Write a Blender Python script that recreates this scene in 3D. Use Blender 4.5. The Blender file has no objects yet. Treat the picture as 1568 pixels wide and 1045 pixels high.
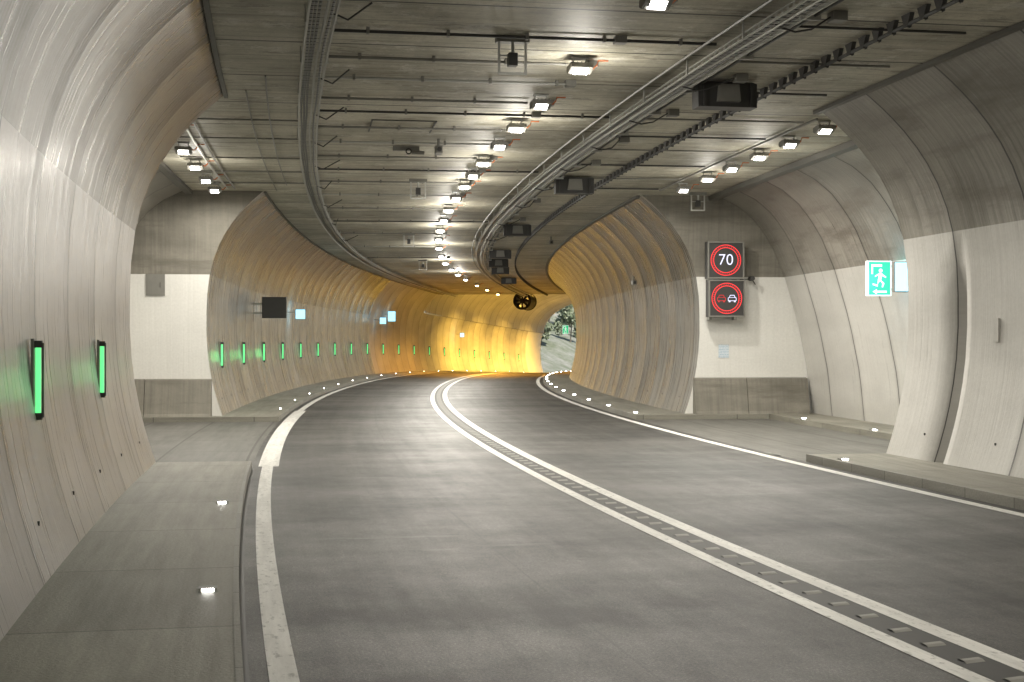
import bpy, math, random, bmesh
import numpy as np
from mathutils import Vector
random.seed(7)
R=240.0; CX=237.4; CY=55.0
S0,S1=-60.0,124.0
BAY0,BAY1=18.6,29.9
VS=86.0
HC=4.72
def zoff(s):
    if s<60: return 0.0
    if s<124: return -(s-60)**2/3400
    return -(64**2)/3400-(s-124)*64/1700
def W(s,u,z):
    a=(s-CY)/R
    return Vector((CX-(R-u)*math.cos(a), CY+(R-u)*math.sin(a), z+zoff(s)))
def uL(z):
    if z<1.9: return -(5.0-.32*((1.9-z)/1.8)**2)
    return -(5.0-1.15*((z-1.9)/2.82)**3)
def uR(z):
    if z<1.9: return 5.3-.32*((1.9-z)/1.8)**2
    return 5.3-1.25*((z-1.9)/2.82)**3
def bR(z): return float(np.interp(z,[0,1,2,3,3.7,4.2,4.5,4.72],[7.75,7.65,7.45,7.15,6.85,6.5,6.15,5.7]))
def bL(z): return -bR(z)+.25
scene=bpy.context.scene
# ---------------------------------------------------------------- materials
class NT:
    def __init__(s,name):
        s.m=bpy.data.materials.new(name); s.m.use_nodes=True
        s.t=s.m.node_tree; s.b=s.t.nodes['Principled BSDF']; s.out=s.t.nodes['Material Output']
    def n(s,typ,**k):
        nd=s.t.nodes.new(typ)
        for a,v in k.items(): setattr(nd,a,v)
        return nd
    def l(s,a,b): s.t.links.new(a,b)
    def math(s,op,a,b=None,c=None,clamp=False):
        nd=s.n('ShaderNodeMath',operation=op); nd.use_clamp=clamp
        for i,v in enumerate((a,b,c)):
            if v is None: continue
            if isinstance(v,(int,float)): nd.inputs[i].default_value=v
            else: s.l(v,nd.inputs[i])
        return nd.outputs[0]
    def ramp(s,fac,stops):
        nd=s.n('ShaderNodeValToRGB'); cr=nd.color_ramp
        while len(cr.elements)<len(stops): cr.elements.new(.5)
        for e,(p,c) in zip(cr.elements,stops):
            e.position=p; e.color=(c[0],c[1],c[2],1)
        s.l(fac,nd.inputs[0]); return nd.outputs[0]
    def mix(s,fac,a,b,mode='MIX'):
        nd=s.n('ShaderNodeMix',data_type='RGBA',blend_type=mode)
        for i,v in ((0,fac),(6,a),(7,b)):
            if isinstance(v,(int,float)): nd.inputs[i].default_value=v
            elif isinstance(v,tuple): nd.inputs[i].default_value=(v[0],v[1],v[2],1)
            else: s.l(v,nd.inputs[i])
        return nd.outputs[2]
    def uv(s,sx=1,sy=1):
        u=s.n('ShaderNodeUVMap'); mp=s.n('ShaderNodeMapping'); mp.inputs['Scale'].default_value=(sx,sy,1)
        s.l(u.outputs[0],mp.inputs[0]); return mp.outputs[0]
    def noise(s,vec,scale,detail=4,rough=.55):
        nd=s.n('ShaderNodeTexNoise'); nd.inputs['Scale'].default_value=scale
        nd.inputs['Detail'].default_value=detail; nd.inputs['Roughness'].default_value=rough
        s.l(vec,nd.inputs['Vector']); return nd.outputs[0]
    def sep(s,vec):
        nd=s.n('ShaderNodeSeparateXYZ'); s.l(vec,nd.inputs[0]); return nd.outputs
    def line(s,coord,period,width,phase=0.0):
        f=s.math('FRACT',s.math('DIVIDE',s.math('ADD',coord,phase),period))
        d=s.math('ABSOLUTE',s.math('SUBTRACT',f,.5))
        return s.math('GREATER_THAN',d,.5-width/period/2)
    def cell(s,coord,period,phase=0.0,seed=0.0):
        f=s.math('FLOOR',s.math('DIVIDE',s.math('ADD',coord,phase),period))
        w=s.n('ShaderNodeTexWhiteNoise',noise_dimensions='1D'); s.l(s.math('ADD',f,seed),w.inputs['W']); return w.outputs[0]

def simple(name,col,rough=.6,metal=0,em=None,es=0,noise=.12):
    k=NT(name)
    tc=k.n('ShaderNodeTexCoord')
    nz=k.noise(tc.outputs['Object'],9,3)
    c=k.mix(nz,tuple(x*(1-noise) for x in col),tuple(min(1,x*(1+noise)) for x in col))
    k.l(c,k.b.inputs['Base Color']); k.b.inputs['Roughness'].default_value=rough; k.b.inputs['Metallic'].default_value=metal
    if em:
        k.b.inputs['Emission Color'].default_value=(*em,1); k.b.inputs['Emission Strength'].default_value=es
        k.m.cycles.emission_sampling='NONE'
    return k.m

def wall_mat(name,c0,c1,rough,joint_dark,bow,streak=.15,stain=None,phase=0,vs=.4,gr=.9):
    k=NT(name); uv=k.uv(); x,z,_=k.sep(uv)
    n1=k.noise(k.uv(.5,1.2),1.1,5); n2=k.noise(k.uv(9,.30),1.6,5,.65); n3=k.noise(uv,22,4,.6)
    f=k.math('ADD',k.math('MULTIPLY',n1,1-vs),k.math('MULTIPLY',n2,vs))
    col=k.mix(k.ramp(f,[(.39,(0,0,0)),(.61,(1,1,1))]),c0,c1)
    ce=k.cell(x,1.9,phase)
    col=k.mix(1.0,col,k.ramp(ce,[(0,(1-streak,)*3),(1,(1,1,1))]),'MULTIPLY')
    col=k.mix(.5,col,k.ramp(n3,[(.3,(.82,.82,.82)),(.7,(1,1,1))]),'MULTIPLY')
    if stain:
        sn=k.noise(k.uv(.35,2.2),1.3,6,.65)
        col=k.mix(k.ramp(sn,[(.5,(0,0,0)),(.68,(.75,.75,.75))]),col,stain)
    dz=k.math('SUBTRACT',1.0,k.math('DIVIDE',z,.6),clamp=True)
    col=k.mix(k.math('MULTIPLY',dz,k.math('MULTIPLY',n2,gr)),col,(.26,.25,.22))
    fr=k.math('FRACT',k.math('DIVIDE',k.math('ADD',x,phase),1.9))
    dj=k.math('ABSOLUTE',k.math('SUBTRACT',fr,.5))
    g=k.math('MULTIPLY',k.math('SUBTRACT',dj,.44,clamp=True),11.0)
    if joint_dark>0: col=k.mix(k.math('MULTIPLY',g,n2,clamp=True),col,(.15,.14,.12))
    ln=k.line(x,1.9,.036,phase)
    col=k.mix(k.math('MULTIPLY',ln,joint_dark),col,(.03,.028,.025))
    k.l(col,k.b.inputs['Base Color'])
    k.l(k.ramp(n2,[(.3,(rough*.7,)*3),(.7,(min(1,rough*1.3),)*3)]),k.b.inputs['Roughness'])
    p=k.math('SUBTRACT',fr,.5); h=k.math('MULTIPLY',k.math('MULTIPLY',p,p),bow*4)
    h=k.math('ADD',h,k.math('MULTIPLY',n2,.007)); h=k.math('ADD',h,k.math('MULTIPLY',n3,.0012))
    h=k.math('SUBTRACT',h,k.math('MULTIPLY',ln,.014))
    bp=k.n('ShaderNodeBump'); bp.inputs['Distance'].default_value=1.0; bp.inputs['Strength'].default_value=1.0
    k.l(h,bp.inputs['Height']); k.l(bp.outputs[0],k.b.inputs['Normal'])
    return k.m
M={}
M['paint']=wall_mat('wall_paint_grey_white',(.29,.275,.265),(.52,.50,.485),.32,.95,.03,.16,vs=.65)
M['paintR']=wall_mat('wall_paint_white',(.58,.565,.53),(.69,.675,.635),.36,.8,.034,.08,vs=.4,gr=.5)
M['paint2']=wall_mat('wall_coating_grey',(.22,.21,.19),(.39,.375,.345),.29,.85,.045,.2,vs=.6)
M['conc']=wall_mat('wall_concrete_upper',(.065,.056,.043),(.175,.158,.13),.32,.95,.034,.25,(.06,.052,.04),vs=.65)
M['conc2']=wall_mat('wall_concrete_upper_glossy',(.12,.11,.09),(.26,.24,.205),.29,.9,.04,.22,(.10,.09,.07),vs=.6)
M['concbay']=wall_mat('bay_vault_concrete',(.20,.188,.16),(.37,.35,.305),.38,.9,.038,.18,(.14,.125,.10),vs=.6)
M['vault']=wall_mat('exit_vault_coating',(.40,.38,.34),(.58,.56,.51),.5,.9,.03,.2,vs=.5)
M['endpaint']=wall_mat('bay_wall_paint_portal_glare',(.74,.73,.69),(.80,.79,.75),.5,.0,.0,.02,gr=.3)
M['endconc']=wall_mat('bay_wall_concrete',(.16,.148,.122),(.29,.272,.228),.7,.0,.0,.05,(.12,.108,.086))

def ceiling_mat():
    k=NT('ceiling_concrete_panels'); uv=k.uv(); s,u,_=k.sep(uv)
    n1=k.noise(k.uv(.45,.6),1.0,6,.6); n2=k.noise(k.uv(7,.4),1.2,6,.65); n3=k.noise(uv,20,4)
    f=k.math('ADD',k.math('MULTIPLY',n1,.55),k.math('MULTIPLY',n2,.45))
    col=k.mix(k.ramp(f,[(.39,(0,0,0)),(.58,(1,1,1))]),(.34,.315,.235),(.70,.665,.54))
    sn=k.noise(k.uv(2.2,.7),1.4,8,.75)
    col=k.mix(k.ramp(sn,[(.56,(0,0,0)),(.60,(.7,.7,.7))]),col,(.23,.205,.15))
    wn=k.noise(k.uv(1.2,.8),1.7,9,.8)
    col=k.mix(k.ramp(wn,[(.55,(0,0,0)),(.58,(.6,.6,.6))]),col,(.80,.78,.70))
    cr=k.noise(k.uv(2.5,1.6),1.3,7,.75)
    vein=k.math('LESS_THAN',k.math('ABSOLUTE',k.math('SUBTRACT',cr,.5)),.004)
    col=k.mix(k.math('MULTIPLY',vein,.6),col,(.2,.18,.14))
    col=k.mix(1.0,col,k.ramp(k.cell(s,1.9),[(0,(.72,.72,.71)),(1,(1,1,1))]),'MULTIPLY')
    col=k.mix(1.0,col,k.ramp(k.cell(u,1.3,.4,17),[(0,(.88,.88,.88)),(1,(1,1,1))]),'MULTIPLY')
    col=k.mix(.6,col,k.ramp(n3,[(.3,(.75,.75,.75)),(.7,(1,1,1))]),'MULTIPLY')
    ln=k.line(s,1.9,.045); l2=k.line(s,.95,.02,.2)
    col=k.mix(k.math('MULTIPLY',l2,.6),col,(.10,.09,.07)); col=k.mix(ln,col,(.035,.032,.026))
    k.l(col,k.b.inputs['Base Color']); k.b.inputs['Roughness'].default_value=.58
    h=k.math('SUBTRACT',k.math('MULTIPLY',n2,.003),k.math('MULTIPLY',ln,.012))
    fr=k.math('SUBTRACT',k.math('FRACT',k.math('DIVIDE',s,1.9)),.5)
    h=k.math('ADD',h,k.math('MULTIPLY',k.math('MULTIPLY',fr,fr),.02))
    bp=k.n('ShaderNodeBump'); bp.inputs['Distance'].default_value=1; k.l(h,bp.inputs['Height']); k.l(bp.outputs[0],k.b.inputs['Normal'])
    return k.m
M['ceil']=ceiling_mat()
def asphalt():
    k=NT('asphalt'); uv=k.uv(); s,u,_=k.sep(uv)
    n1=k.noise(k.uv(.34,.14),1.6,6,.6); n2=k.noise(k.uv(.07,2.6),1.5,6,.65); n3=k.noise(uv,60,4,.8); n4=k.noise(k.uv(.7,1.1),1.8,9,.75); n5=k.noise(uv,14,5,.7)  # n1: bands across the road, lamp-light pattern and patch tone put into the colour
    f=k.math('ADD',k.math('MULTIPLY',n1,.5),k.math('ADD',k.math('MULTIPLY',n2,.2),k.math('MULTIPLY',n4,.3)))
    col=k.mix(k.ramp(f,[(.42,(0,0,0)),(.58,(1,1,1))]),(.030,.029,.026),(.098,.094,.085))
    col=k.mix(1.0,col,k.ramp(n3,[(.34,(.3,.3,.3)),(.55,(1,1,1)),(.68,(2.4,2.35,2.25))]),'MULTIPLY')
    col=k.mix(.7,col,k.ramp(n5,[(.35,(.7,.7,.7)),(.65,(1.25,1.25,1.25))]),'MULTIPLY')
    seam=k.line(u,3.4,.018,1.55)
    sc=k.noise(k.uv(.25,.9),1.7,8,.72)
    crk=k.math('LESS_THAN',k.math('ABSOLUTE',k.math('SUBTRACT',sc,.47)),.0016)
    pale=k.noise(k.uv(1.4,.22),1.3,5,.6)
    col=k.mix(k.ramp(pale,[(.66,(0,0,0)),(.70,(.22,.22,.22))]),col,(.22,.218,.205))
    col=k.mix(k.math('MULTIPLY',k.math('MAXIMUM',seam,crk),.5),col,(.02,.02,.018))
    k.l(col,k.b.inputs['Base Color'])
    k.l(k.ramp(f,[(.35,(.60,)*3),(.65,(.44,)*3)]),k.b.inputs['Roughness'])
    bp=k.n('ShaderNodeBump'); bp.inputs['Distance'].default_value=.008; bp.inputs['Strength'].default_value=.7; k.l(n3,bp.inputs['Height']); k.l(bp.outputs[0],k.b.inputs['Normal'])
    return k.m
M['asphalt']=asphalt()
def slab(name,a,b,per,wid,long=None):
    k=NT(name); uv=k.uv(); s,u,_=k.sep(uv)
    n1=k.noise(k.uv(.5,1.5),1.3,6,.6); n3=k.noise(uv,45,3,.7); n4=k.noise(k.uv(.3,5),1.8,6,.65)
    f=k.math('ADD',k.math('MULTIPLY',n1,.5),k.math('MULTIPLY',n4,.5))
    col=k.mix(k.ramp(f,[(.38,(0,0,0)),(.62,(1,1,1))]),a,b)
    col=k.mix(.8,col,k.ramp(n3,[(.3,(.65,.65,.65)),(.7,(1,1,1))]),'MULTIPLY')
    col=k.mix(1.0,col,k.ramp(k.cell(s,per),[(0,(.82,.82,.82)),(1,(1,1,1))]),'MULTIPLY')
    ln=k.line(s,per,wid)
    if long: ln=k.math('MAXIMUM',ln,k.line(u,long,wid))
    col=k.mix(k.math('MULTIPLY',ln,.8),col,(.05,.047,.04))
    k.l(col,k.b.inputs['Base Color']); k.b.inputs['Roughness'].default_value=.6
    bp=k.n('ShaderNodeBump'); bp.inputs['Distance'].default_value=.004; k.l(n3,bp.inputs['Height']); k.l(bp.outputs[0],k.b.inputs['Normal'])
    return k.m
M['walk']=slab('walkway_concrete',(.21,.20,.162),(.35,.335,.28),2.0,.016)
M['bayfloor']=slab('bay_paving',(.12,.116,.103),(.20,.194,.174),2.4,.035,1.2)
M['kerb']=slab('kerb_stone',(.26,.25,.215),(.36,.35,.31),1.0,.012)
def linepaint():
    k=NT('road_marking_paint'); uv=k.uv()
    n=k.noise(k.uv(4,8),2.2,7,.75); n2=k.noise(k.uv(.8,6),1.5,6,.7)
    col=k.mix(k.ramp(n,[(.36,(0,0,0)),(.46,(1,1,1))]),(.38,.375,.35),(.80,.79,.75))
    col=k.mix(k.ramp(n2,[(.4,(.35,.35,.35)),(.6,(0,0,0))]),col,(.35,.34,.31))
    k.l(col,k.b.inputs['Base Color']); k.b.inputs['Roughness'].default_value=.55
    return k.m
M['line']=linepaint()
M['galv']=simple('galvanised_steel',(.48,.48,.45),.45,.5)
M['cable']=simple('black_cable',(.03,.03,.03),.5)
M['dark']=simple('dark_housing',(.045,.044,.042),.5)
M['fan']=simple('fan_black_steel',(.015,.013,.012),.8)
M['rumble']=simple('rumble_groove',(.05,.049,.046),.6)
M['ribs']=simple('worn_rib_paint',(.28,.275,.25),.6)
M['grey']=simple('grey_housing',(.20,.195,.175),.5)
M['orange']=simple('orange_cable',(.55,.17,.06),.6)
M['lens']=simple('lamp_lens',(.9,.9,.85),.3,0,(1,.97,.92),25)
M['lensO']=simple('lamp_lens_sodium',(.9,.8,.5),.3,0,(1,.72,.3),25)
M['green']=simple('green_tube',(.1,.6,.25),.3,0,(.16,.95,.30),1.1)
M['stud']=simple('stud_led',(.9,.9,.9),.3,0,(1,.98,.92),40)
M['red']=simple('red_led',(.4,.02,.02),.4,0,(1,.04,.05),1.3)
M['redicon']=simple('red_led_dim',(.2,.01,.01),.4,0,(.8,.03,.04),.8)
M['whiteled']=simple('white_led',(.5,.5,.6),.4,0,(.72,.72,1),1.1)
M['signgreen']=simple('exit_sign_green',(.02,.5,.22),.4,0,(.04,.72,.28),.55,.02)
M['signwhite']=simple('exit_sign_white',(.9,.9,.9),.4,0,(.85,1,.93),.55,.02)
M['blue']=simple('blue_sign_glare_light',(.4,.8,1),.4,0,(.38,.78,1),1.5)
M['trim']=simple('dark_joint_trim',(.13,.125,.11),.6)
M['barrier']=M['endconc']
def paperprint():
    k=NT('notice_print'); tc=k.n('ShaderNodeTexCoord'); x,y,z=k.sep(tc.outputs['Object'])
    ln=k.line(z,.035,.014); n=k.noise(tc.outputs['Object'],60,2)
    f=k.math('MULTIPLY',ln,k.math('GREATER_THAN',n,.45))
    k.l(k.mix(f,(.66,.72,.78),(.3,.45,.55)),k.b.inputs['Base Color']); return k.m
M['print']=paperprint()
# ---------------------------------------------------------------- mesh builder
class MB:
    def __init__(s,name,mats,smooth=False):
        s.name=name; s.v=[]; s.f=[]; s.mi=[]; s.uv=[]; s.mats=mats; s.smooth=smooth
    def face(s,pts,mi=0,uvs=None):
        i=len(s.v); s.v+= [tuple(p) for p in pts]; s.f.append(tuple(range(i,i+len(pts)))); s.mi.append(mi)
        s.uv.append(uvs if uvs else [(p[0],p[1]) for p in pts])
    def box(s,x0,x1,y0,y1,z0,z1,mi=0):
        P=lambda a,b,c:Vector((a,b,c))
        c=[P(x0,y0,z0),P(x1,y0,z0),P(x1,y1,z0),P(x0,y1,z0),P(x0,y0,z1),P(x1,y0,z1),P(x1,y1,z1),P(x0,y1,z1)]
        for q in ((3,2,1,0),(4,5,6,7),(0,1,5,4),(1,2,6,5),(2,3,7,6),(3,0,4,7)): s.face([c[j] for j in q],mi)
    def prism(s,poly,y0,y1,mi=0):
        n=len(poly)
        s.face([(x,y0,z) for x,z in poly],mi); s.face([(x,y1,z) for x,z in reversed(poly)],mi)
        for i in range(n):
            a=poly[i]; b=poly[(i+1)%n]
            s.face([(b[0],y0,b[1]),(a[0],y0,a[1]),(a[0],y1,a[1]),(b[0],y1,b[1])],mi)
    def tube(s,pts,r,mi=0,n=8):
        pts=[Vector(p) for p in pts]; rings=[]
        for i,p in enumerate(pts):
            d=(pts[min(i+1,len(pts)-1)]-pts[max(i-1,0)]).normalized()
            up=Vector((0,0,1)) if abs(d.z)<.9 else Vector((1,0,0))
            a=d.cross(up).normalized(); b=a.cross(d)
            rings.append([p+a*r*math.cos(2*math.pi*j/n)+b*r*math.sin(2*math.pi*j/n) for j in range(n)])
        for A,B in zip(rings,rings[1:]):
            for j in range(n): s.face([A[j],A[(j+1)%n],B[(j+1)%n],B[j]],mi)
        s.face(list(reversed(rings[0])),mi); s.face(rings[-1],mi)
    def disc(s,c,r0,r1,y,mi,n=40):
        for i in range(n):
            a=2*math.pi*i/n; b=2*math.pi*(i+1)/n
            p=lambda t,r:(c[0]+r*math.cos(t),y,c[1]+r*math.sin(t))
            if r0<=0: s.face([(c[0],y,c[1]),p(a,r1),p(b,r1)],mi)
            else: s.face([p(a,r0),p(a,r1),p(b,r1),p(b,r0)],mi)
    def sweepbox(s,s0,s1,u0,u1,z0,z1,mi=0,step=1.0,ends=True):
        n=max(1,int(math.ceil((s1-s0)/step)))
        ss=[s0+(s1-s0)*i/n for i in range(n+1)]
        for a,b in zip(ss,ss[1:]):
            for (ua,za,ub,zb) in ((u0,z1,u1,z1),(u1,z1,u1,z0),(u1,z0,u0,z0),(u0,z0,u0,z1)):
                s.face([W(a,ua,za),W(a,ub,zb),W(b,ub,zb),W(b,ua,za)],mi,[(a,ua+za),(a,ub+zb),(b,ub+zb),(b,ua+za)])
        if ends:
            for a in (s0,s1): s.face([W(a,u0,z0),W(a,u1,z0),W(a,u1,z1),W(a,u0,z1)],mi,[(u0,z0),(u1,z0),(u1,z1),(u0,z1)])
    def strip(s,s0,s1,u0,u1,z,mi=0,step=1.0,down=False):
        n=max(1,int(math.ceil((s1-s0)/step)))
        ss=[s0+(s1-s0)*i/n for i in range(n+1)]
        for a,b in zip(ss,ss[1:]):
            q=[(a,u0),(a,u1),(b,u1),(b,u0)]
            if down: q.reverse()
            s.face([W(x,y,z) for x,y in q],mi,q)
    def build(s,parent=None,merge=False):
        me=bpy.data.meshes.new(s.name); me.from_pydata(s.v,[],s.f); 
        for m in s.mats: me.materials.append(m)
        me.polygons.foreach_set('material_index',s.mi)
        ul=me.uv_layers.new(name='UVMap'); flat=[c for f in s.uv for p in f for c in p]
        ul.data.foreach_set('uv',flat)
        if merge:
            bm=bmesh.new(); bm.from_mesh(me); bmesh.ops.remove_doubles(bm,verts=bm.verts,dist=.0005); bm.to_mesh(me); bm.free()
        if s.smooth:
            me.polygons.foreach_set('use_smooth',[True]*len(me.polygons))
        me.update()
        o=bpy.data.objects.new(s.name,me); scene.collection.objects.link(o)
        if parent: o.parent=parent
        return o
def place(o,s,u,z,rz=0):
    o.location=W(s,u,z); o.rotation_euler=(0,0,-(s-CY)/R+rz); return o
def inst(o,name=None):
    c=bpy.data.objects.new(name or o.name.split('.')[0],o.data); scene.collection.objects.link(c); return c
# ---------------------------------------------------------------- tunnel shell
ZL=[0,.1,.3,.55,.8,1.1,1.4,1.8,2.2,2.6,3.0,3.3,3.6,3.85,4.05,4.25,4.4,4.52,4.62,4.68,HC]
def srange(a,b,step,extra=()):
    n=max(1,int(round((b-a)/step))); L=[a+(b-a)*i/n for i in range(n+1)]
    return sorted(set([round(x,4) for x in L]+[e for e in extra if a<e<b]))
def wall(name,fn,segs,side,lower,upper):
    mb=MB(name,[lower,upper,M['paint2'],M['conc2'],M['vault'],M['endpaint']],True)
    for (a,b,off,extra) in segs:
        ss=srange(a,b,.95,extra)
        for p,q in zip(ss,ss[1:]):
            for z0,z1 in zip(ZL,ZL[1:]):
                if p>=VS-.01 and z1>3.62: continue
                pts=[(p,fn(z0)+off(p,z0),z0),(q,fn(z0)+off(q,z0),z0),(q,fn(z1)+off(q,z1),z1),(p,fn(z1)+off(p,z1),z1)]
                uvs=[(x[0],x[2]) for x in pts]
                if side>0: pts.reverse(); uvs.reverse()
                k=0 if z1<=3.0 else 1
                if p>=BAY1-.01: k+=2
                if p>=70: k=4
                if p>=119: k=5  # white colour here imitates daylight glare on the portal jambs
                mb.face([W(*x) for x in pts],k,uvs)
    return mb
zero=lambda s,z:0.0
g0,g1=16.85,17.08
def groove(s,z): return .09 if (g0+.005<s<g1-.005 and z<2.3) else 0.0
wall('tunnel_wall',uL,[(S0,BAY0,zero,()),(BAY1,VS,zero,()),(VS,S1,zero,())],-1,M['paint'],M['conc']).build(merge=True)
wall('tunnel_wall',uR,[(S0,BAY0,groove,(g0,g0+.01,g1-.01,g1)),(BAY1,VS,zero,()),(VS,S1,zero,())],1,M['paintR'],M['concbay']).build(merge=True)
wall('bay_wall',bL,[(BAY0,BAY1-.012,zero,())],-1,M['paintR'],M['concbay']).build(merge=True)
wall('bay_wall',bR,[(BAY0,BAY1-.012,zero,())],1,M['paintR'],M['concbay']).build(merge=True)
for (f0,f1) in ((uL,bL),(uR,bR)):
    for s in (BAY0,BAY1):
        mb=MB('bay_end_wall',[M['endpaint'],M['endconc']])
        for z0,z1 in zip(ZL,ZL[1:]):
            mi=0 if z1<=3.0 else 1
            mb.face([W(s,f0(z0),z0),W(s,f1(z0)*1.01,z0),W(s,f1(z1)*1.01,z1),W(s,f0(z1),z1)],mi,[(f0(z0),z0+.7),(f1(z0),z0+.7),(f1(z1),z1+.7),(f0(z1),z1+.7)])
        mb.build()
mb=MB('tunnel_ceiling',[M['ceil'],M['trim']],False)
def ceil_strip(a,b,u0,u1):
    n=8
    for i in range(n): mb.strip(a,b,u0+(u1-u0)*i/n,u0+(u1-u0)*(i+1)/n,HC,0,1.0,down=True)
ceil_strip(S0,BAY0,-3.85,4.05); ceil_strip(BAY0,BAY1,-5.45,5.7); ceil_strip(BAY1,VS,-3.85,4.05)
mb.build(merge=True)
mb=MB('ceiling_edge_beam',[M['trim']])
mb.sweepbox(BAY0+.02,BAY1-.02,5.5,5.68,HC-.1,HC-.003); mb.sweepbox(BAY0+.02,BAY1-.02,-5.42,-5.28,HC-.08,HC-.003)
mb.sweepbox(S0,BAY0-.01,3.94,4.02,HC-.05,HC-.003); mb.sweepbox(S0,BAY0-.01,-3.84,-3.79,HC-.03,HC-.003)
mb.sweepbox(BAY1+.02,VS,3.94,4.02,HC-.05,HC-.003); mb.sweepbox(BAY1+.02,VS,-3.84,-3.79,HC-.03,HC-.003)
mb.build()
arch=[]
for i in range(25):
    t=math.pi*i/24
    arch.append((.15-4.83*math.cos(t),3.6+2.9*math.sin(t)))
mb=MB('exit_vault',[M['vault']],True)
ss=srange(VS,S1,.95)
for p,q in zip(ss,ss[1:]):
    for A,B in zip(arch,arch[1:]):
        mb.face([W(p,A[0],A[1]),W(q,A[0],A[1]),W(q,B[0],B[1]),W(p,B[0],B[1])],0,[(p,A[0]+5),(q,A[0]+5),(q,B[0]+5),(p,B[0]+5)])
mb.build(merge=True)
mb=MB('ceiling_end_face',[M['endconc']])
for A,B in zip(arch,arch[1:]):
    mb.face([W(VS,A[0],max(3.6,A[1])),W(VS,B[0],max(3.6,B[1])),W(VS,B[0],min(HC-.02,B[1])),W(VS,A[0],min(HC-.02,A[1]))],0)
mb.build()
mb=MB('tunnel_portal',[M['endconc']])
out=[(-5.2,-.3)]+[(-5.0,0)]+[(uL(z),z) for z in (1,2,3,3.6)]+arch[1:-1]+[(uR(z),z) for z in (3.6,3,2,1)]+[(5.0,0),(5.5,-.3)]
outer=[]
for (u,z) in out:
    if z<3.6: outer.append((-14 if u<0 else 14,z))
    else:
        t=(u-.15)/4.85; outer.append((14*t,9.0) )
for (A,B,C,D) in zip(out,out[1:],outer[1:],outer):
    mb.face([W(S1,*A),W(S1,*B),W(S1,*C),W(S1,*D)],0,[A,B,C,D])
mb.build()
# ---------------------------------------------------------------- floor
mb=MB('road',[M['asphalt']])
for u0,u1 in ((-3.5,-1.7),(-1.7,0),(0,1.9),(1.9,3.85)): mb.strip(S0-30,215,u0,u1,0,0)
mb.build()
mb=MB('bay_pavement',[M['bayfloor']])
mb.strip(BAY0,BAY1,3.85,6.7,0,0); mb.strip(BAY0,BAY1,-6.4,-3.5,0,0); mb.build()
mb=MB('walkway',[M['walk']])
for a,b in ((S0,BAY0),(BAY1,S1)):
    mb.sweepbox(a,b,-5.1,-3.5,-.1,.1); mb.sweepbox(a,b,3.85,5.4,-.1,.1)
mb.sweepbox(BAY0+.01,BAY1-.01,6.7,7.9,-.1,.1); mb.sweepbox(BAY0+.01,BAY1-.01,-7.6,-6.4,-.1,.1)
mb.sweepbox(BAY1-.45,BAY1-.003,3.85,6.69,-.1,.1); mb.sweepbox(BAY1-.45,BAY1-.003,-6.39,-3.5,-.1,.1)
mb.build()
mb=MB('kerb',[M['kerb']])
for a,b in ((S0,BAY0),(BAY1,S1)):
    mb.sweepbox(a,b,-3.53,-3.495,-.05,.104); mb.sweepbox(a,b,3.845,3.90,-.05,.104)
mb.build()
mb=MB('edge_line',[M['line']])
mb.strip(S0,BAY0+.3,-3.37,-3.23,.004); mb.strip(BAY0+.3,BAY1+4,-3.42,-3.16,.004); mb.strip(BAY1+4,200,-3.37,-3.23,.004)
mb.build()
mb=MB('edge_line',[M['line']])
mb.strip(S0,200,3.56,3.70,.004); mb.build()
mb=MB('centre_line',[M['line'],M['ribs']])
mb.strip(S0,200,-.14,-.02,.004); mb.strip(S0,200,.22,.36,.004)
mb.build()
mb=MB('rumble_strip',[M['rumble'],M['ribs']])
mb.strip(-10,90,-.015,.215,.0035)
s=-10
while s<90:
    jit=random.uniform(-.02,.02)
    a,b=s+jit,s+jit+.10
    for (p0,p1,q0,q1,za,zb) in ((a,a+.03,.04,.16,.004,.012),(a+.03,b-.03,.04,.16,.012,.012),(b-.03,b,.04,.16,.012,.004)):
        mb.face([W(p0,q0,za),W(p0+.03,q1,za),W(p1+.03,q1,zb),W(p1,q0,zb)],1)
    s+=.40
mb.build()
mb=MB('gutter_joint',[M['dark']])
mb.strip(S0,BAY0,-3.49,-3.46,.003); mb.strip(BAY1,S1,-3.49,-3.46,.003); mb.strip(S0,S1,3.74,3.78,.003)
mb.build()
mb=MB('drain_grate',[M['dark'],M['galv']])
for s in (19.6,):
    mb.strip(s,s+.5,3.72,3.84,.006)
    for i in range(8): mb.sweepbox(s+.03+i*.06,s+.05+i*.06,3.725,3.835,.007,.014,1)
mb.build()
for (a,b) in ((5.15,7.62),(-7.35,-4.88)):
    mb=MB('concrete_plinth',[M['barrier']])
    prof=[(BAY1-.34,.1),(BAY1-.30,.16),(BAY1-.14,.84),(BAY1-.003,.86)]
    cuts=[a,a+(b-a)*.46,b]
    for c0,c1 in zip(cuts,cuts[1:]):
        c0+=.006;c1-=.006
        for P,Q in zip(prof,prof[1:]):
            mb.face([W(P[0],c0,P[1]),W(P[0],c1,P[1]),W(Q[0],c1,Q[1]),W(Q[0],c0,Q[1])],0,[(c0,P[1]+1),(c1,P[1]+1),(c1,Q[1]+1),(c0,Q[1]+1)])
        for c in (c0,c1): mb.face([W(P[0],c,P[1]) for P in prof]+[W(BAY1-.003,c,.1)],0,[(P[0],P[1]+1) for P in prof]+[(0,1)])
    mb.build()
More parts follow.
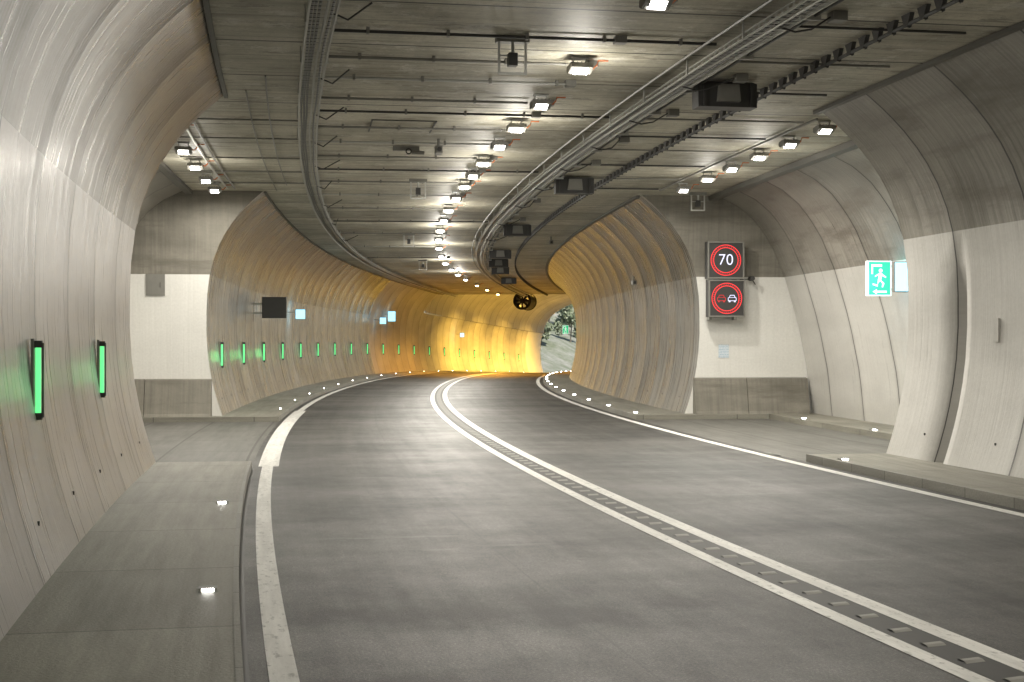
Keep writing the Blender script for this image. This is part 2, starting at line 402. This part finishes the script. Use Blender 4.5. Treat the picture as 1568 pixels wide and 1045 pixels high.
# ---------------------------------------------------------------- ceiling services
def tray(name,u,w):
    mb=MB(name,[M['galv'],M['cable']])
    z=HC-.17
    for e in (-w/2,w/2-.018):
        mb.sweepbox(S0,VS,u+e,u+e+.018,z,z+.018,0,1.5,False); mb.sweepbox(S0,VS,u+e,u+e+.018,z+.055,z+.07,0,1.5,False)
    s=5.0
    while s<70:
        mb.sweepbox(s,s+.022,u-w/2+.018,u+w/2-.018,z+.002,z+.014,0,1,False)
        for e in (-w/2+.002,w/2-.014): mb.sweepbox(s,s+.015,u+e,u+e+.012,z+.018,z+.055,0,1,False)
        s+=.15 if s<34 else .35
    s=4.0
    while s<VS:
        for du in (-w/2-.014,w/2+.002): mb.sweepbox(s,s+.035,u+du,u+du+.012,z,HC-.001,0,1,True)
        s+=1.9
    for i,du in enumerate((-.09,-.06,-.03,.03,.08)):
        pts=[]
        for j in range(121):
            s=S0+(VS-S0)*j/120; pts.append(W(s,u+du+.008*math.sin(s*1.3+i),z+.035+.006*math.sin(s*.9+i*2)))
        mb.tube(pts,.013,0 if i==3 else 1,6)
    return mb.build()
tray('cable_tray',-2.78,.27); tray('cable_tray',1.43,.27)
mb=MB('radiating_cable',[M['cable'],M['dark']])
pts=[W(S0+(VS-S0)*j/150,2.72,HC-.10) for j in range(151)]
mb.tube(pts,.02,0,8)
s=4
while s<VS:
    P=[(s,HC-.002),(s+.2,HC-.002),(s+.13,HC-.13),(s+.07,HC-.13)]
    for uu in (2.70,2.745): mb.face([W(a,uu,z) for a,z in P],1)
    mb.face([W(s,2.70,HC-.003),W(s,2.745,HC-.003),W(s+.07,2.745,HC-.13),W(s+.07,2.70,HC-.13)],1)
    s+=.34
mb.build()
mb=MB('ceiling_conduit',[M['galv'],M['dark'],M['grey'],M['orange']])
for i,s in enumerate((12.6,14.4,15.7,16.9,18.3,19.3,20.7,22.2,23.9,25.7,27.6,30,33,36.5,40.5,46,52)):
    b=(.0,1.3,.0,.3)[i%4]
    mb.tube([W(s,-2.65,HC-.04),W(s,(b-2.65)/2,HC-.04),W(s,b,HC-.04)],.017,(2,1,2,0)[i%4],6)
    for uu in np.arange(-2.3,b,.8): mb.sweepbox(s-.03,s+.03,uu,uu+.03,HC-.065,HC-.001,2)
    mb.sweepbox(s-.06,s+.06,.22,.34,HC-.07,HC-.001,2)
for s in (20.3,22.1,24.4,26.3,28.1): mb.tube([W(s,-4.9,HC-.03),W(s,-3.8,HC-.03),W(s,-2.9,HC-.03)],.014,2,6)
for i,s in enumerate((13.5,15.3,17.2,19.4,21.1,22.6,24.6,26.6,28.4)): mb.tube([W(s,1.6,HC-.03),W(s,2.6,HC-.03),W(s,4.1 if s>18.6 else 3.6,HC-.03)],.014,(1,2)[i%2],6)
mb.tube([W(20+i*.5,-4.35,HC-.045) for i in range(19)],.02,2,6); mb.tube([W(20+i*.5,-4.5,HC-.045) for i in range(19)],.02,0,6)
mb.tube([W(19+i*.5,4.15,HC-.045) for i in range(20)],.02,2,6)
mb.tube([W(17.0+i*.5,-3.3,HC-.03) for i in range(24)],.010,2,6); mb.tube([W(18.0+i*.5,-3.55,HC-.03) for i in range(24)],.010,2,6)
# pipes running beside the right-hand tray, with drops and junction boxes
for uu,r,m in ((1.70,.022,0),(1.78,.014,1),(1.16,.016,2)):
    mb.tube([W(S0+(VS-S0)*j/100,uu,HC-.06) for j in range(101)],r,m,6)
s=11.0
while s<60:
    mb.sweepbox(s,s+.04,1.64,1.84,HC-.10,HC-.001,0)
    s+=1.9
rr=random.Random(11)
for s in (12.9,16.1,18.7,21.3,24.1,27.2,30.8,35.5,41):
    u0=rr.uniform(1.85,2.1); mb.sweepbox(s,s+.16,u0,u0+.14,HC-.09,HC-.001,2)
    mb.tube([W(s+.08,1.45,HC-.16),W(s+.1,1.62,HC-.2),W(s+.09,1.78,HC-.17),W(s+.08,u0,HC-.05)],.010,1,6)
    u1=rr.uniform(-2.5,-2.2); mb.tube([W(s+.3,-2.68,HC-.15),W(s+.32,-2.55,HC-.2),W(s+.3,u1,HC-.04)],.010,1,6)
for (s,u) in ((20.2,-1.9),):
    for q in ((s,s+1.1,u,u+.02),(s,s+1.1,u+.9,u+.92),(s,s+.02,u+.02,u+.9)): mb.sweepbox(q[0],q[1],q[2],q[3],HC-.015,HC-.001,1)
mb.build()
# ---------------------------------------------------------------- lamps
def lamp_mesh(lens,name='ceiling_lamp'):
    mb=MB(name,[M['grey'],M[lens],M['orange'],M['galv']])
    mb.box(-.09,.09,-.04,.06,-.02,-.001,3); mb.box(-.08,-.065,-.02,.02,-.10,-.02,3); mb.box(.065,.08,-.02,.02,-.10,-.02,3)
    prof=[(-.13,-.08),(.11,-.09),(.11,-.15),(.04,-.178),(-.13,-.13)]
    x0,x1=-.125,.125; n=len(prof)
    mb.face([(x0,y,z) for y,z in prof],0); mb.face([(x1,y,z) for y,z in reversed(prof)],0)
    for i in range(n):
        a=prof[i];b=prof[(i+1)%n]; mb.face([(x0,a[0],a[1]),(x1,a[0],a[1]),(x1,b[0],b[1]),(x0,b[0],b[1])],0)
    for i in range(5): mb.box(-.10+i*.046,-.086+i*.046,-.10,.08,-.10,-.065,0)
    mb.face([(-.075,-.11,-.139),(.075,-.11,-.139),(.075,-.0,-.188),(-.075,-.0,-.188)],1)
    mb.face([(-.075,-.11,-.139),(-.075,-.0,-.188),(-.075,-.0,-.14)],0); mb.face([(.075,-.11,-.139),(.075,-.0,-.14),(.075,-.0,-.188)],0)
    mb.face([(-.075,-.0,-.188),(.075,-.0,-.188),(.075,.06,-.174),(-.075,.06,-.174)],1)
    mb.tube([(.11,.05,-.10),(.16,.05,-.11),(.20,.05,-.07),(.22,.05,-.02)],.011,2,6)
    mb.tube([(.22,.05,-.02),(.27,.05,-.02),(.33,.05,-.02)],.009,2,6)
    return mb.build()
def add_light(parent,P,col,up,z=-.21,size=.16,spread=180):
    if up<1:
        ld=bpy.data.lights.new('lamp_light','AREA'); ld.shape='SQUARE'; ld.size=size; ld.energy=P*(1-up); ld.color=col; ld.spread=math.radians(spread)
        lo=bpy.data.objects.new('light_down',ld); scene.collection.objects.link(lo); lo.parent=parent; lo.location=(0,-.02,z)
    if up>0:
        pd=bpy.data.lights.new('lamp_glow','POINT'); pd.energy=P*up; pd.color=col; pd.shadow_soft_size=.10
        po=bpy.data.objects.new('light_side',pd); scene.collection.objects.link(po); po.parent=parent; po.location=(0,-.05,z-.30)
lm=lamp_mesh('lens'); lmO=lamp_mesh('lensO'); USED=[]
warm=(1,.95,.85)
def put(mesh_obj,s,u,P,col,up=.3,z=HC,spread=180):
    o=mesh_obj if mesh_obj not in USED else inst(mesh_obj,'ceiling_lamp')
    USED.append(mesh_obj); place(o,s,u,z)
    if P>0: add_light(o,P,col,up,spread=spread)
    return o
allS=[-24,-15,-8,-3,2.0,5.0,7.8,10.0,12.4,15.5,17.9,19.9,21.7,23.8,25.6,27.4,29.6,32.3,35,38.2,41.5,45.3,49.6,54,58.5,63,67.5]
for i,s in enumerate(allS):
    sp=(allS[min(i+1,len(allS)-1)]-allS[max(i-1,0)])/2 if 0<i<len(allS)-1 else 4
    pw=15 if s<9 else (25 if s<18 else (38 if s<31 else 52))
    near=9<s<32
    put(lm,s,.1,pw*min(sp,5),warm,(.55 if i%2 else 0) if near else (.45 if i%2 else 0))
for i,s in enumerate((19.4,20.9,22.4,24,25.6,27.5)): put(lm,s,4.40,92,warm,.3 if i in(2,4) else 0)
for i,s in enumerate((20.9,22.9,24.9,26.9,28.6)): put(lm,s,-4.7,68,warm,.35 if i==2 else 0)
for s in (73.5,78.5,83.5): put(lmO,s,.1,560,(1,.46,.07),0,HC,136)
for s in (95.5,103,110.5,118): put(lmO,s,.1,2300,(1,.58,.09),0,6.3,136)
# ---------------------------------------------------------------- wall guidance lights (left)
mb=MB('guidance_light',[M['dark'],M['green'],M['grey']])
mb.box(0,.022,-.05,.05,-.30,.30,2); mb.box(.022,.075,-.03,.03,-.285,-.235,0); mb.box(.022,.075,-.03,.03,.235,.285,0)
mb.tube([(.046,0,-.235),(.046,0,.235)],.020,1,10)
mb.tube([(.078,-.028,-.27),(.078,-.028,.27)],.005,0,6); mb.tube([(.078,.028,-.27),(.078,.028,.27)],.005,0,6)
mb.tube([(0.01,0,-.30),(0.0,0,-.38)],.012,0,6)
gl=mb.build(); used=False
for s in [-3,1.6,6.4,11,15.2]+[32.2+4.7*i for i in range(19)]:
    o=gl if not used else inst(gl); used=True
    place(o,s,uL(1.33)+.004,1.33)
    if 5<s<42:
        l=bpy.data.lights.new('green_glow','POINT'); l.energy=.5 if s<20 else 1.3; l.color=(.1,1,.25); l.shadow_soft_size=.12
        lo=bpy.data.objects.new('glow',l); scene.collection.objects.link(lo); lo.parent=o; lo.location=(.16,0,0)
mb=MB('road_stud_lights',[M['grey'],M['stud']])
def stud(s,u,w=.04):
    P=[(s-.05,.101),(s-.02,.12),(s+.08,.12),(s+.11,.101)]
    for A,B in zip(P,P[1:]): mb.face([W(A[0],u-.055,A[1]),W(A[0],u+.055,A[1]),W(B[0],u+.055,B[1]),W(B[0],u-.055,B[1])],0)
    for uu in (u-.055,u+.055): mb.face([W(a,uu,z) for a,z in P],0)
    mb.face([W(s-.048,u-w,.106),W(s-.048,u+w,.106),W(s-.025,u+w,.1195),W(s-.025,u-w,.1195)],1)
for i in range(26):
    s=9.1+4.75*i
    if s<BAY0 or s>BAY1: stud(s,-3.68,.035 if s<20 else .015)
for i in range(24):
    stud(17.6 if i==0 else 30.3+3.6*(i-1),3.99)
stud(23.6,6.8); stud(27.5,6.82)
mb.build()
# ---------------------------------------------------------------- signs
def text_mesh(txt,size,parent,mat,loc,name):
    cu=bpy.data.curves.new(name,'FONT'); cu.body=txt; cu.size=size; cu.align_x='CENTER'; cu.align_y='CENTER'; cu.extrude=.004; cu.offset=-.004
    o=bpy.data.objects.new(name,cu); scene.collection.objects.link(o)
    bpy.context.view_layer.update()
    dg=bpy.context.evaluated_depsgraph_get(); me=bpy.data.meshes.new_from_object(o.evaluated_get(dg))
    bpy.data.objects.remove(o); me.materials.clear(); me.materials.append(mat)
    o=bpy.data.objects.new(name,me); scene.collection.objects.link(o); o.parent=parent; o.location=loc; o.rotation_euler=(math.pi/2,0,0); return o
def led_sign():
    mb=MB('speed_limit_sign',[M['dark'],M['red'],M['whiteled'],M['grey'],M['redicon']])
    mb.box(-.39,.39,-.12,.12,-.39,.39,0)
    for q in ((-.39,.39,.36,.39),(-.39,.39,-.39,-.36)): mb.box(q[0],q[1],-.15,-.121,q[2],q[3],3)
    for q in ((-.39,-.36),(.36,.39)): mb.box(q[0],q[1],-.15,-.121,-.359,.359,3)
    for r in (.262,.318): mb.disc((0,0),r-.007,r+.007,-.128,1)
    for i in range(44):
        a=2*math.pi*i/44; mb.disc((.29*math.cos(a),.29*math.sin(a)),0,.007,-.128,1,6)
    return mb
sg=led_sign(); s1=sg.build(); place(s1,29.55,5.75,3.33); text_mesh('70',.33,s1,M['whiteled'],(0,-.13,0),'digits')
sg=led_sign(); sg.name='no_overtaking_sign'
def car(cx,mi):
    P=[(-.085,-.05),(.085,-.05),(.085,.01),(.06,.02),(.045,.065),(-.045,.065),(-.06,.02),(-.085,.01)]
    n=len(P)
    for i in range(n):
        a=Vector((cx+P[i][0],0,P[i][1])); b=Vector((cx+P[(i+1)%n][0],0,P[(i+1)%n][1]))
        d=(b-a).normalized(); nn=Vector((-d.z,0,d.x))*.006; o=Vector((0,-.128,0))
        sg.face([a+nn+o,b+nn+o,b-nn+o,a-nn+o],mi)
    for x in (-.055,.055): sg.face([(cx+x-.018,-.128,-.08),(cx+x+.018,-.128,-.08),(cx+x+.018,-.128,-.058),(cx+x-.018,-.128,-.058)],mi)
    sg.face([(cx-.06,-.127,.014),(cx+.06,-.127,.014),(cx+.06,-.127,.023),(cx-.06,-.127,.023)],mi)
car(-.115,4); car(.115,2)
s2=sg.build(); place(s2,29.55,5.77,2.53)
mb=MB('sign_bracket',[M['galv'],M['dark']]); mb.box(-.3,-.24,0,.2,-.85,.8); mb.box(.24,.30,0,.2,-.85,.8); mb.box(.42,.44,-.05,.22,-.05,.02,1); mb.tube([(.44,0,0),(.62,0,.02),(.7,-.02,-.1)],.012,1,6); mb.tube([(.62,-.1,.03),(.62,.12,.03)],.05,1,10)
place(mb.build(),29.68,5.75,2.93)
def exit_sign(w=.42,h=.60):
    mb=MB('emergency_exit_sign',[M['galv'],M['signgreen'],M['signwhite'],M['grey']])
    mb.box(-w/2,w/2,-.05,.05,-h/2,h/2,2)
    mb.box(-w/2+.02,w/2-.02,-.054,-.051,-h/2+.02,h/2-.02,1)
    y=-.057
    def poly(P): mb.face([(x*w,y,z*h) for x,z in P],2)
    poly([(-.36,.40),(.10,.40),(.10,.33),(-.28,.33),(-.28,.12),(-.36,.12)])
    mb.disc((.04*w,.22*h),0,.034,y,2,16)
    poly([(-.02,.16),(.12,.14),(.06,-.06),(-.08,-.04)])
    poly([(.10,.13),(.28,.05),(.26,.01),(.09,.07)]); poly([(-.02,.15),(-.2,.08),(-.2,.03),(-.02,.10)])
    poly([(-.08,-.03),(.03,-.06),(-.10,-.18),(-.30,-.14),(-.30,-.19),(-.08,-.24)][:6])
    poly([(-.01,-.05),(.06,-.05),(.20,-.14),(.14,-.26),(.08,-.25),(.11,-.15)])
    poly([(.3,-.35),(-.12,-.35),(-.12,-.30),(-.30,-.38),(-.12,-.46),(-.12,-.41),(.3,-.41)])
    mb.tube([(w/2,0,h*.35),(w/2+.12,0,h*.35),(w/2+.35,0,h*.3)],.02,3,8)
    mb.tube([(w/2,0,-h*.3),(w/2+.15,0,-h*.32),(w/2+.42,0,-h*.35)],.02,3,8)
    return mb.build()
e=exit_sign(); place(e,23.6,6.88,2.70)
def blue_board(s,u,z,w,h,en=5):
    mb=MB('blue_sign_glare_board',[M['grey'],M['blue'],M['galv']])
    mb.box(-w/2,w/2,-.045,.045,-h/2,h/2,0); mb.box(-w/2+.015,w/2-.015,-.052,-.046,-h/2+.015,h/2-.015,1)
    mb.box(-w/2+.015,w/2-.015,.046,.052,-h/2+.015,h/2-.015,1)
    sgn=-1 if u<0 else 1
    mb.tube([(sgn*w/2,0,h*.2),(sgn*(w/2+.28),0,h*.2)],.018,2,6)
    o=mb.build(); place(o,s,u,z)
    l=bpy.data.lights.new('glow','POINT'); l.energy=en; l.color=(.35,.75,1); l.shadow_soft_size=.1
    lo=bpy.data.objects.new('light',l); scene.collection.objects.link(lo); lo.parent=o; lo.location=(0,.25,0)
blue_board(22.55,6.93,2.68,.42,.5,16)  # added glowing board with lamp, imitates a glare patch on the bay wall
blue_board(48,-4.55,2.55,.34,.34,14); blue_board(72,-4.5,2.75,.34,.34); blue_board(75,-4.55,3.05,.42,.55); blue_board(96,-4.3,2.5,.3,.3)
e2=inst(e,'emergency_exit_sign'); place(e2,60,4.78,2.15); e2.scale=(.6,.6,.6)
mb=MB('variable_sign_board',[M['dark'],M['galv']])
mb.box(-.33,.33,-.05,.05,-.29,.29,0); mb.box(-.30,.30,-.06,-.051,-.26,.26,0); mb.tube([(-.33,0,.1),(-.6,0,.1)],.025,1,8); mb.tube([(-.33,0,-.15),(-.6,0,-.15)],.025,1,8)
place(mb.build(),39.5,-4.4,2.56)
mb=MB('wall_notice',[M['print']]); mb.box(-.11,.11,-.012,0,-.14,.14); place(mb.build(),BAY1-.004,5.82,1.42)
mb=MB('wall_hatch',[M['grey'],M['trim']]); mb.box(-.19,.19,-.02,0,-.22,.22); mb.box(-.15,.15,-.024,-.021,-.18,.18,0); mb.tube([(.1,-.03,-.05),(.1,-.03,.05)],.01,1,6); place(mb.build(),BAY1-.004,-6.02,2.78)
mb=MB('loudspeaker_box',[M['dark'],M['grey'],M['galv']])
P=[(-.36,-.02),(-.36,-.30),(.36,-.30),(.36,-.02),(.30,0),(-.30,0)]
mb.prism(P,-.1,.16,0)
mb.prism([(-.12,-.04),(-.14,-.24),(.14,-.24),(.12,-.04)],-.17,-.101,1)
for x in (-.30,.27): mb.box(x,x+.03,-.13,-.101,-.29,-.03,0)
mb.box(-.34,.34,-.12,-.101,-.300,-.285,0)
mb.tube([(-.36,.05,-.1),(-.5,.05,-.12),(-.6,.05,-.02)],.012,2,6)
lb=mb.build(); used=False
for s in (16.6,26.6,37.4,47.6,53,58.5,68):
    o=lb if not used else inst(lb); used=True; place(o,s,2.1,HC-.03)
mb=MB('traffic_detector',[M['galv'],M['dark'],M['grey']])
mb.box(-.17,.17,-.06,.06,-.06,-.001,2)
mb.box(-.15,-.125,-.012,.012,-.36,-.06,0); mb.box(.125,.15,-.012,.012,-.36,-.06,0); mb.box(-.15,.15,-.012,.012,-.385,-.36,0)
mb.box(-.045,.045,-.06,.05,-.30,-.17,1); mb.tube([(0,-.03,-.06),(0,-.03,-.17)],.018,0,8); mb.box(-.125,.125,-.008,.008,-.20,-.185,0)
td=mb.build(); used=False
for s,u in ((14.6,-.8),(27.4,-.78),(41,-.75),(54,-.75),(29.2,5.1)):
    o=td if not used else inst(td); used=True; place(o,s,u,HC)
mb=MB('cctv_camera',[M['grey'],M['dark']])
mb.tube([(0,0,-.001),(0,0,-.14)],.02,0,8); mb.box(-.05,.05,-.16,.12,-.23,-.13,0); mb.tube([(0,-.16,-.18),(0,-.19,-.18)],.035,1,12); mb.box(-.06,.06,-.19,.13,-.128,-.12,0)
cc=mb.build(); place(cc,22.0,-.8,HC)
c2=inst(cc); place(c2,36,4.95,3.3); c3=inst(cc); place(c3,42,3.4,HC)
mb=MB('light_sensor',[M['grey'],M['dark']]); mb.box(-.3,.12,-.03,.03,-.07,-.001,0); mb.tube([(.0,-.02,-.09),(.2,-.02,-.10)],.03,0,8); mb.disc((-.05,-.08),.03,.05,-.04,1,16)
place(mb.build(),22.9,-1.15,HC)
def jet(s,u,z,r=.52):
    mb=MB('jet_fan',[M['fan'],M['grey'],M['galv']])
    n=28; L=[(-1.3,r+.06),(-1.15,r),(1.15,r),(1.3,r+.06)]
    for A,B in zip(L,L[1:]):
        for i in range(n):
            a=2*math.pi*i/n;b=2*math.pi*(i+1)/n
            f=lambda t,q:(q[1]*math.cos(t),q[0],q[1]*math.sin(t))
            mb.face([f(a,A),f(b,A),f(b,B),f(a,B)],0)
    mb.disc((0,0),r-.09,r+.06,-1.3,0,28)
    mb.tube([(0,-1.25,0),(0,1.0,0)],.17,0,16)
    for i in range(8):
        t=2*math.pi*i/8; c,si=math.cos(t),math.sin(t)
        mb.face([(c*.14-si*.05,-1.22,si*.14+c*.05),(c*.14+si*.05,-1.2,si*.14-c*.05),(c*r*.98+si*.08,-1.2,si*r*.98-c*.08),(c*r*.98-si*.08,-1.24,si*r*.98+c*.08)],0)
    for x in (-.3,.3): mb.box(x-.03,x+.03,-.8,-.7,r*.8,1.5,0); mb.box(x-.03,x+.03,.7,.8,r*.8,1.5,0)
    place(mb.build(),s,u,z)
jet(93,.45,4.6)
mb=MB('wall_bolts',[M['dark']])
for (fn,sg_) in ((uL,1),(uR,-1)):
    for s in np.arange(6.2,80,1.9):
        if BAY0-.2<s<BAY1+.2: continue
        u=fn(.42); mb.tube([W(s,u-sg_*.01,.42),W(s,u+sg_*.012,.42)],.016,0,8)
mb.build()
mb=MB('cable_duct_cover',[M['paintR']]); u=uR(1.75); mb.sweepbox(16.0,16.13,u-.03,u+.02,1.61,1.89); mb.build()
# ---------------------------------------------------------------- outside
def terr(x,y):
    dx,dy=CX-x,y-CY; r=math.hypot(dx,dy); a=math.atan2(dy,dx); s=a*R+CY; u=R-r
    s=max(-300,min(420,s)); base=zoff(max(s,0))-.35
    base=max(base,-7)
    if s<S1+1: return base-.3
    k=min(1,(s-S1-1)/8)
    nz=.6*math.sin(x*.21)+.5*math.sin(y*.17+x*.05)+.25*math.sin(x*.6+y*.4)
    if u<-5.5: return base+.3+k*(min(26,(-u-5.5)*.42)+nz*min(1,(-u-5.5)/6))
    if u>6: return base+.3-k*min(3,(u-6)*.15)
    return base+.28
xs=sorted(set(list(np.linspace(-1500,-80,14))+list(np.linspace(-80,110,77))+list(np.linspace(110,1500,16))))
ys=sorted(set(list(np.linspace(-1500,-80,12))+list(np.linspace(-80,110,20))+list(np.linspace(110,260,76))+list(np.linspace(260,1500,16))))
def grass():
    k=NT('grass_ground'); tc=k.n('ShaderNodeTexCoord'); n=k.noise(tc.outputs['Object'],.35,8,.7); n2=k.noise(tc.outputs['Object'],4,5,.7)
    c=k.mix(k.ramp(n,[(.35,(0,0,0)),(.65,(1,1,1))]),(.16,.19,.10),(.42,.41,.35)); c=k.mix(.7,c,k.ramp(n2,[(.3,(.5,.5,.5)),(.7,(1,1,1))]),'MULTIPLY')
    k.l(c,k.b.inputs['Base Color']); k.b.inputs['Roughness'].default_value=.95; return k.m
M['grass']=grass()
me=bpy.data.meshes.new('ground'); nx=len(xs)
V=[(x,y,terr(x,y)) for y in ys for x in xs]
F=[(j*nx+i,j*nx+i+1,(j+1)*nx+i+1,(j+1)*nx+i) for j in range(len(ys)-1) for i in range(nx-1)]
me.from_pydata(V,[],F); me.materials.append(M['grass']); o=bpy.data.objects.new('ground',me); scene.collection.objects.link(o)
mb=MB('hillside',[M['grass']],True)
us=[-90,-70,-50,-35,-22,-14,-8,0,8,14,22,35,50,70,90]
def hz(u,s): return -1.2+ (10.0+2*math.sin(s*.05)+8*max(0,(100-s))/170)*math.cos(min(1,abs(u)/90)*math.pi/2)**.6 if abs(u)<90 else -1.5
ssh=srange(S0,S1-.2,8)
for a,b in zip(ssh,ssh[1:]):
    for p,q in zip(us,us[1:]):
        mb.face([W(a,p,hz(p,a)-zoff(a)),W(a,q,hz(q,a)-zoff(a)),W(b,q,hz(q,b)-zoff(b)),W(b,p,hz(p,b)-zoff(b))],0)
mb.build(merge=True)
def leafmat(name,a,b):
    k=NT(name); g=k.n('ShaderNodeNewGeometry'); n=k.noise(g.outputs['Position'],1.6,3)
    oi=k.math('ADD',k.math('MULTIPLY',g.outputs['Random Per Island'],.6),k.math('MULTIPLY',n,.4))
    k.l(k.ramp(oi,[(.2,a),(.8,b)]),k.b.inputs['Base Color']); k.b.inputs['Roughness'].default_value=.6; return k.m
M['leaf']=leafmat('foliage',(.14,.18,.09),(.38,.41,.28)); M['bark']=simple('bark',(.2,.17,.13),.9)
rng=random.Random(3)
def tree(x,y,h):
    z=terr(x,y)-.1; mb=MB('deciduous_tree',[M['bark'],M['leaf']])
    def limb(a,b,r0,r1):
        a=Vector(a);b=Vector(b);n=6;d=(b-a).normalized();p=d.orthogonal().normalized();q=d.cross(p)
        A=[a+(p*math.cos(t*math.pi/3)+q*math.sin(t*math.pi/3))*r0 for t in range(n)];B=[b+(p*math.cos(t*math.pi/3)+q*math.sin(t*math.pi/3))*r1 for t in range(n)]
        for j in range(n): mb.face([A[j],A[(j+1)%n],B[(j+1)%n],B[j]],0)
    limb((0,0,0),(.1*h*.3,0,h*.45),.02*h,.012*h); limb((.1*h*.3,0,h*.45),(0,.1,h*.9),.012*h,.003*h)
    cl=[]
    for i in range(13):
        t=rng.random()*6.28; hh=rng.uniform(.25,.95)*h; rr=h*.32*math.sin(min(1,(1.12-hh/h))*1.9)*rng.uniform(.5,1)
        c=Vector((rr*math.cos(t),rr*math.sin(t),hh)); limb((0,0,hh*.75),c,.006*h,.002*h); cl.append((c,h*rng.uniform(.10,.17)))
    for c,r in cl:
        for _ in range(150):
            d=Vector((rng.gauss(0,1),rng.gauss(0,1),rng.gauss(0,.8))); d=d.normalized()*r*rng.uniform(.4,1.15)
            p=c+d; a=Vector((rng.gauss(0,1),rng.gauss(0,1),rng.gauss(0,1))).normalized(); b=a.orthogonal().normalized(); sz=rng.uniform(.12,.26)
            mb.face([p-a*sz,p+b*sz*.6,p+a*sz,p-b*sz*.6],1)
    o=mb.build(); o.location=(x,y,z)
for (x,y,h) in ((3.0,150,3.6),(6.5,160,4.6),(1,163,5),(9.5,170,6),(4.5,176,7),(-3,170,8),(12,182,8),(7.2,146,1.8),(0,186,9),(8,192,9),(16,196,10),(24,215,11)):
    tree(x,y,h)
# ---------------------------------------------------------------- sky + sun
w=bpy.data.worlds.new('World'); scene.world=w; w.use_nodes=True
nt=w.node_tree; bg=nt.nodes['Background']; sk=nt.nodes.new('ShaderNodeTexSky'); sk.sky_type='NISHITA'; sk.sun_disc=False
EL,AZ=math.radians(52),math.radians(150)
sk.sun_elevation=EL; sk.sun_rotation=AZ; nt.links.new(sk.outputs[0],bg.inputs[0]); bg.inputs[1].default_value=.15
sd=bpy.data.lights.new('sun','SUN'); sd.energy=5; sd.angle=math.radians(.5); sd.color=(1,.95,.87)
so=bpy.data.objects.new('sun',sd); scene.collection.objects.link(so)
dirv=Vector((math.sin(AZ)*math.cos(EL),math.cos(AZ)*math.cos(EL),math.sin(EL)))
so.rotation_euler=(-dirv).to_track_quat('-Z','Y').to_euler(); so.location=(0,140,40)
# ---------------------------------------------------------------- camera
cd=bpy.data.cameras.new('camera'); cd.lens=50.5; cd.sensor_width=36; cd.clip_end=4000; cd.clip_start=.05
co=bpy.data.objects.new('camera',cd); scene.collection.objects.link(co); co.location=(0,0,1.6); co.rotation_euler=(math.radians(90.07),0,0)
scene.camera=co
scene.view_settings.view_transform='Standard'; scene.view_settings.look='None'; scene.view_settings.exposure=0
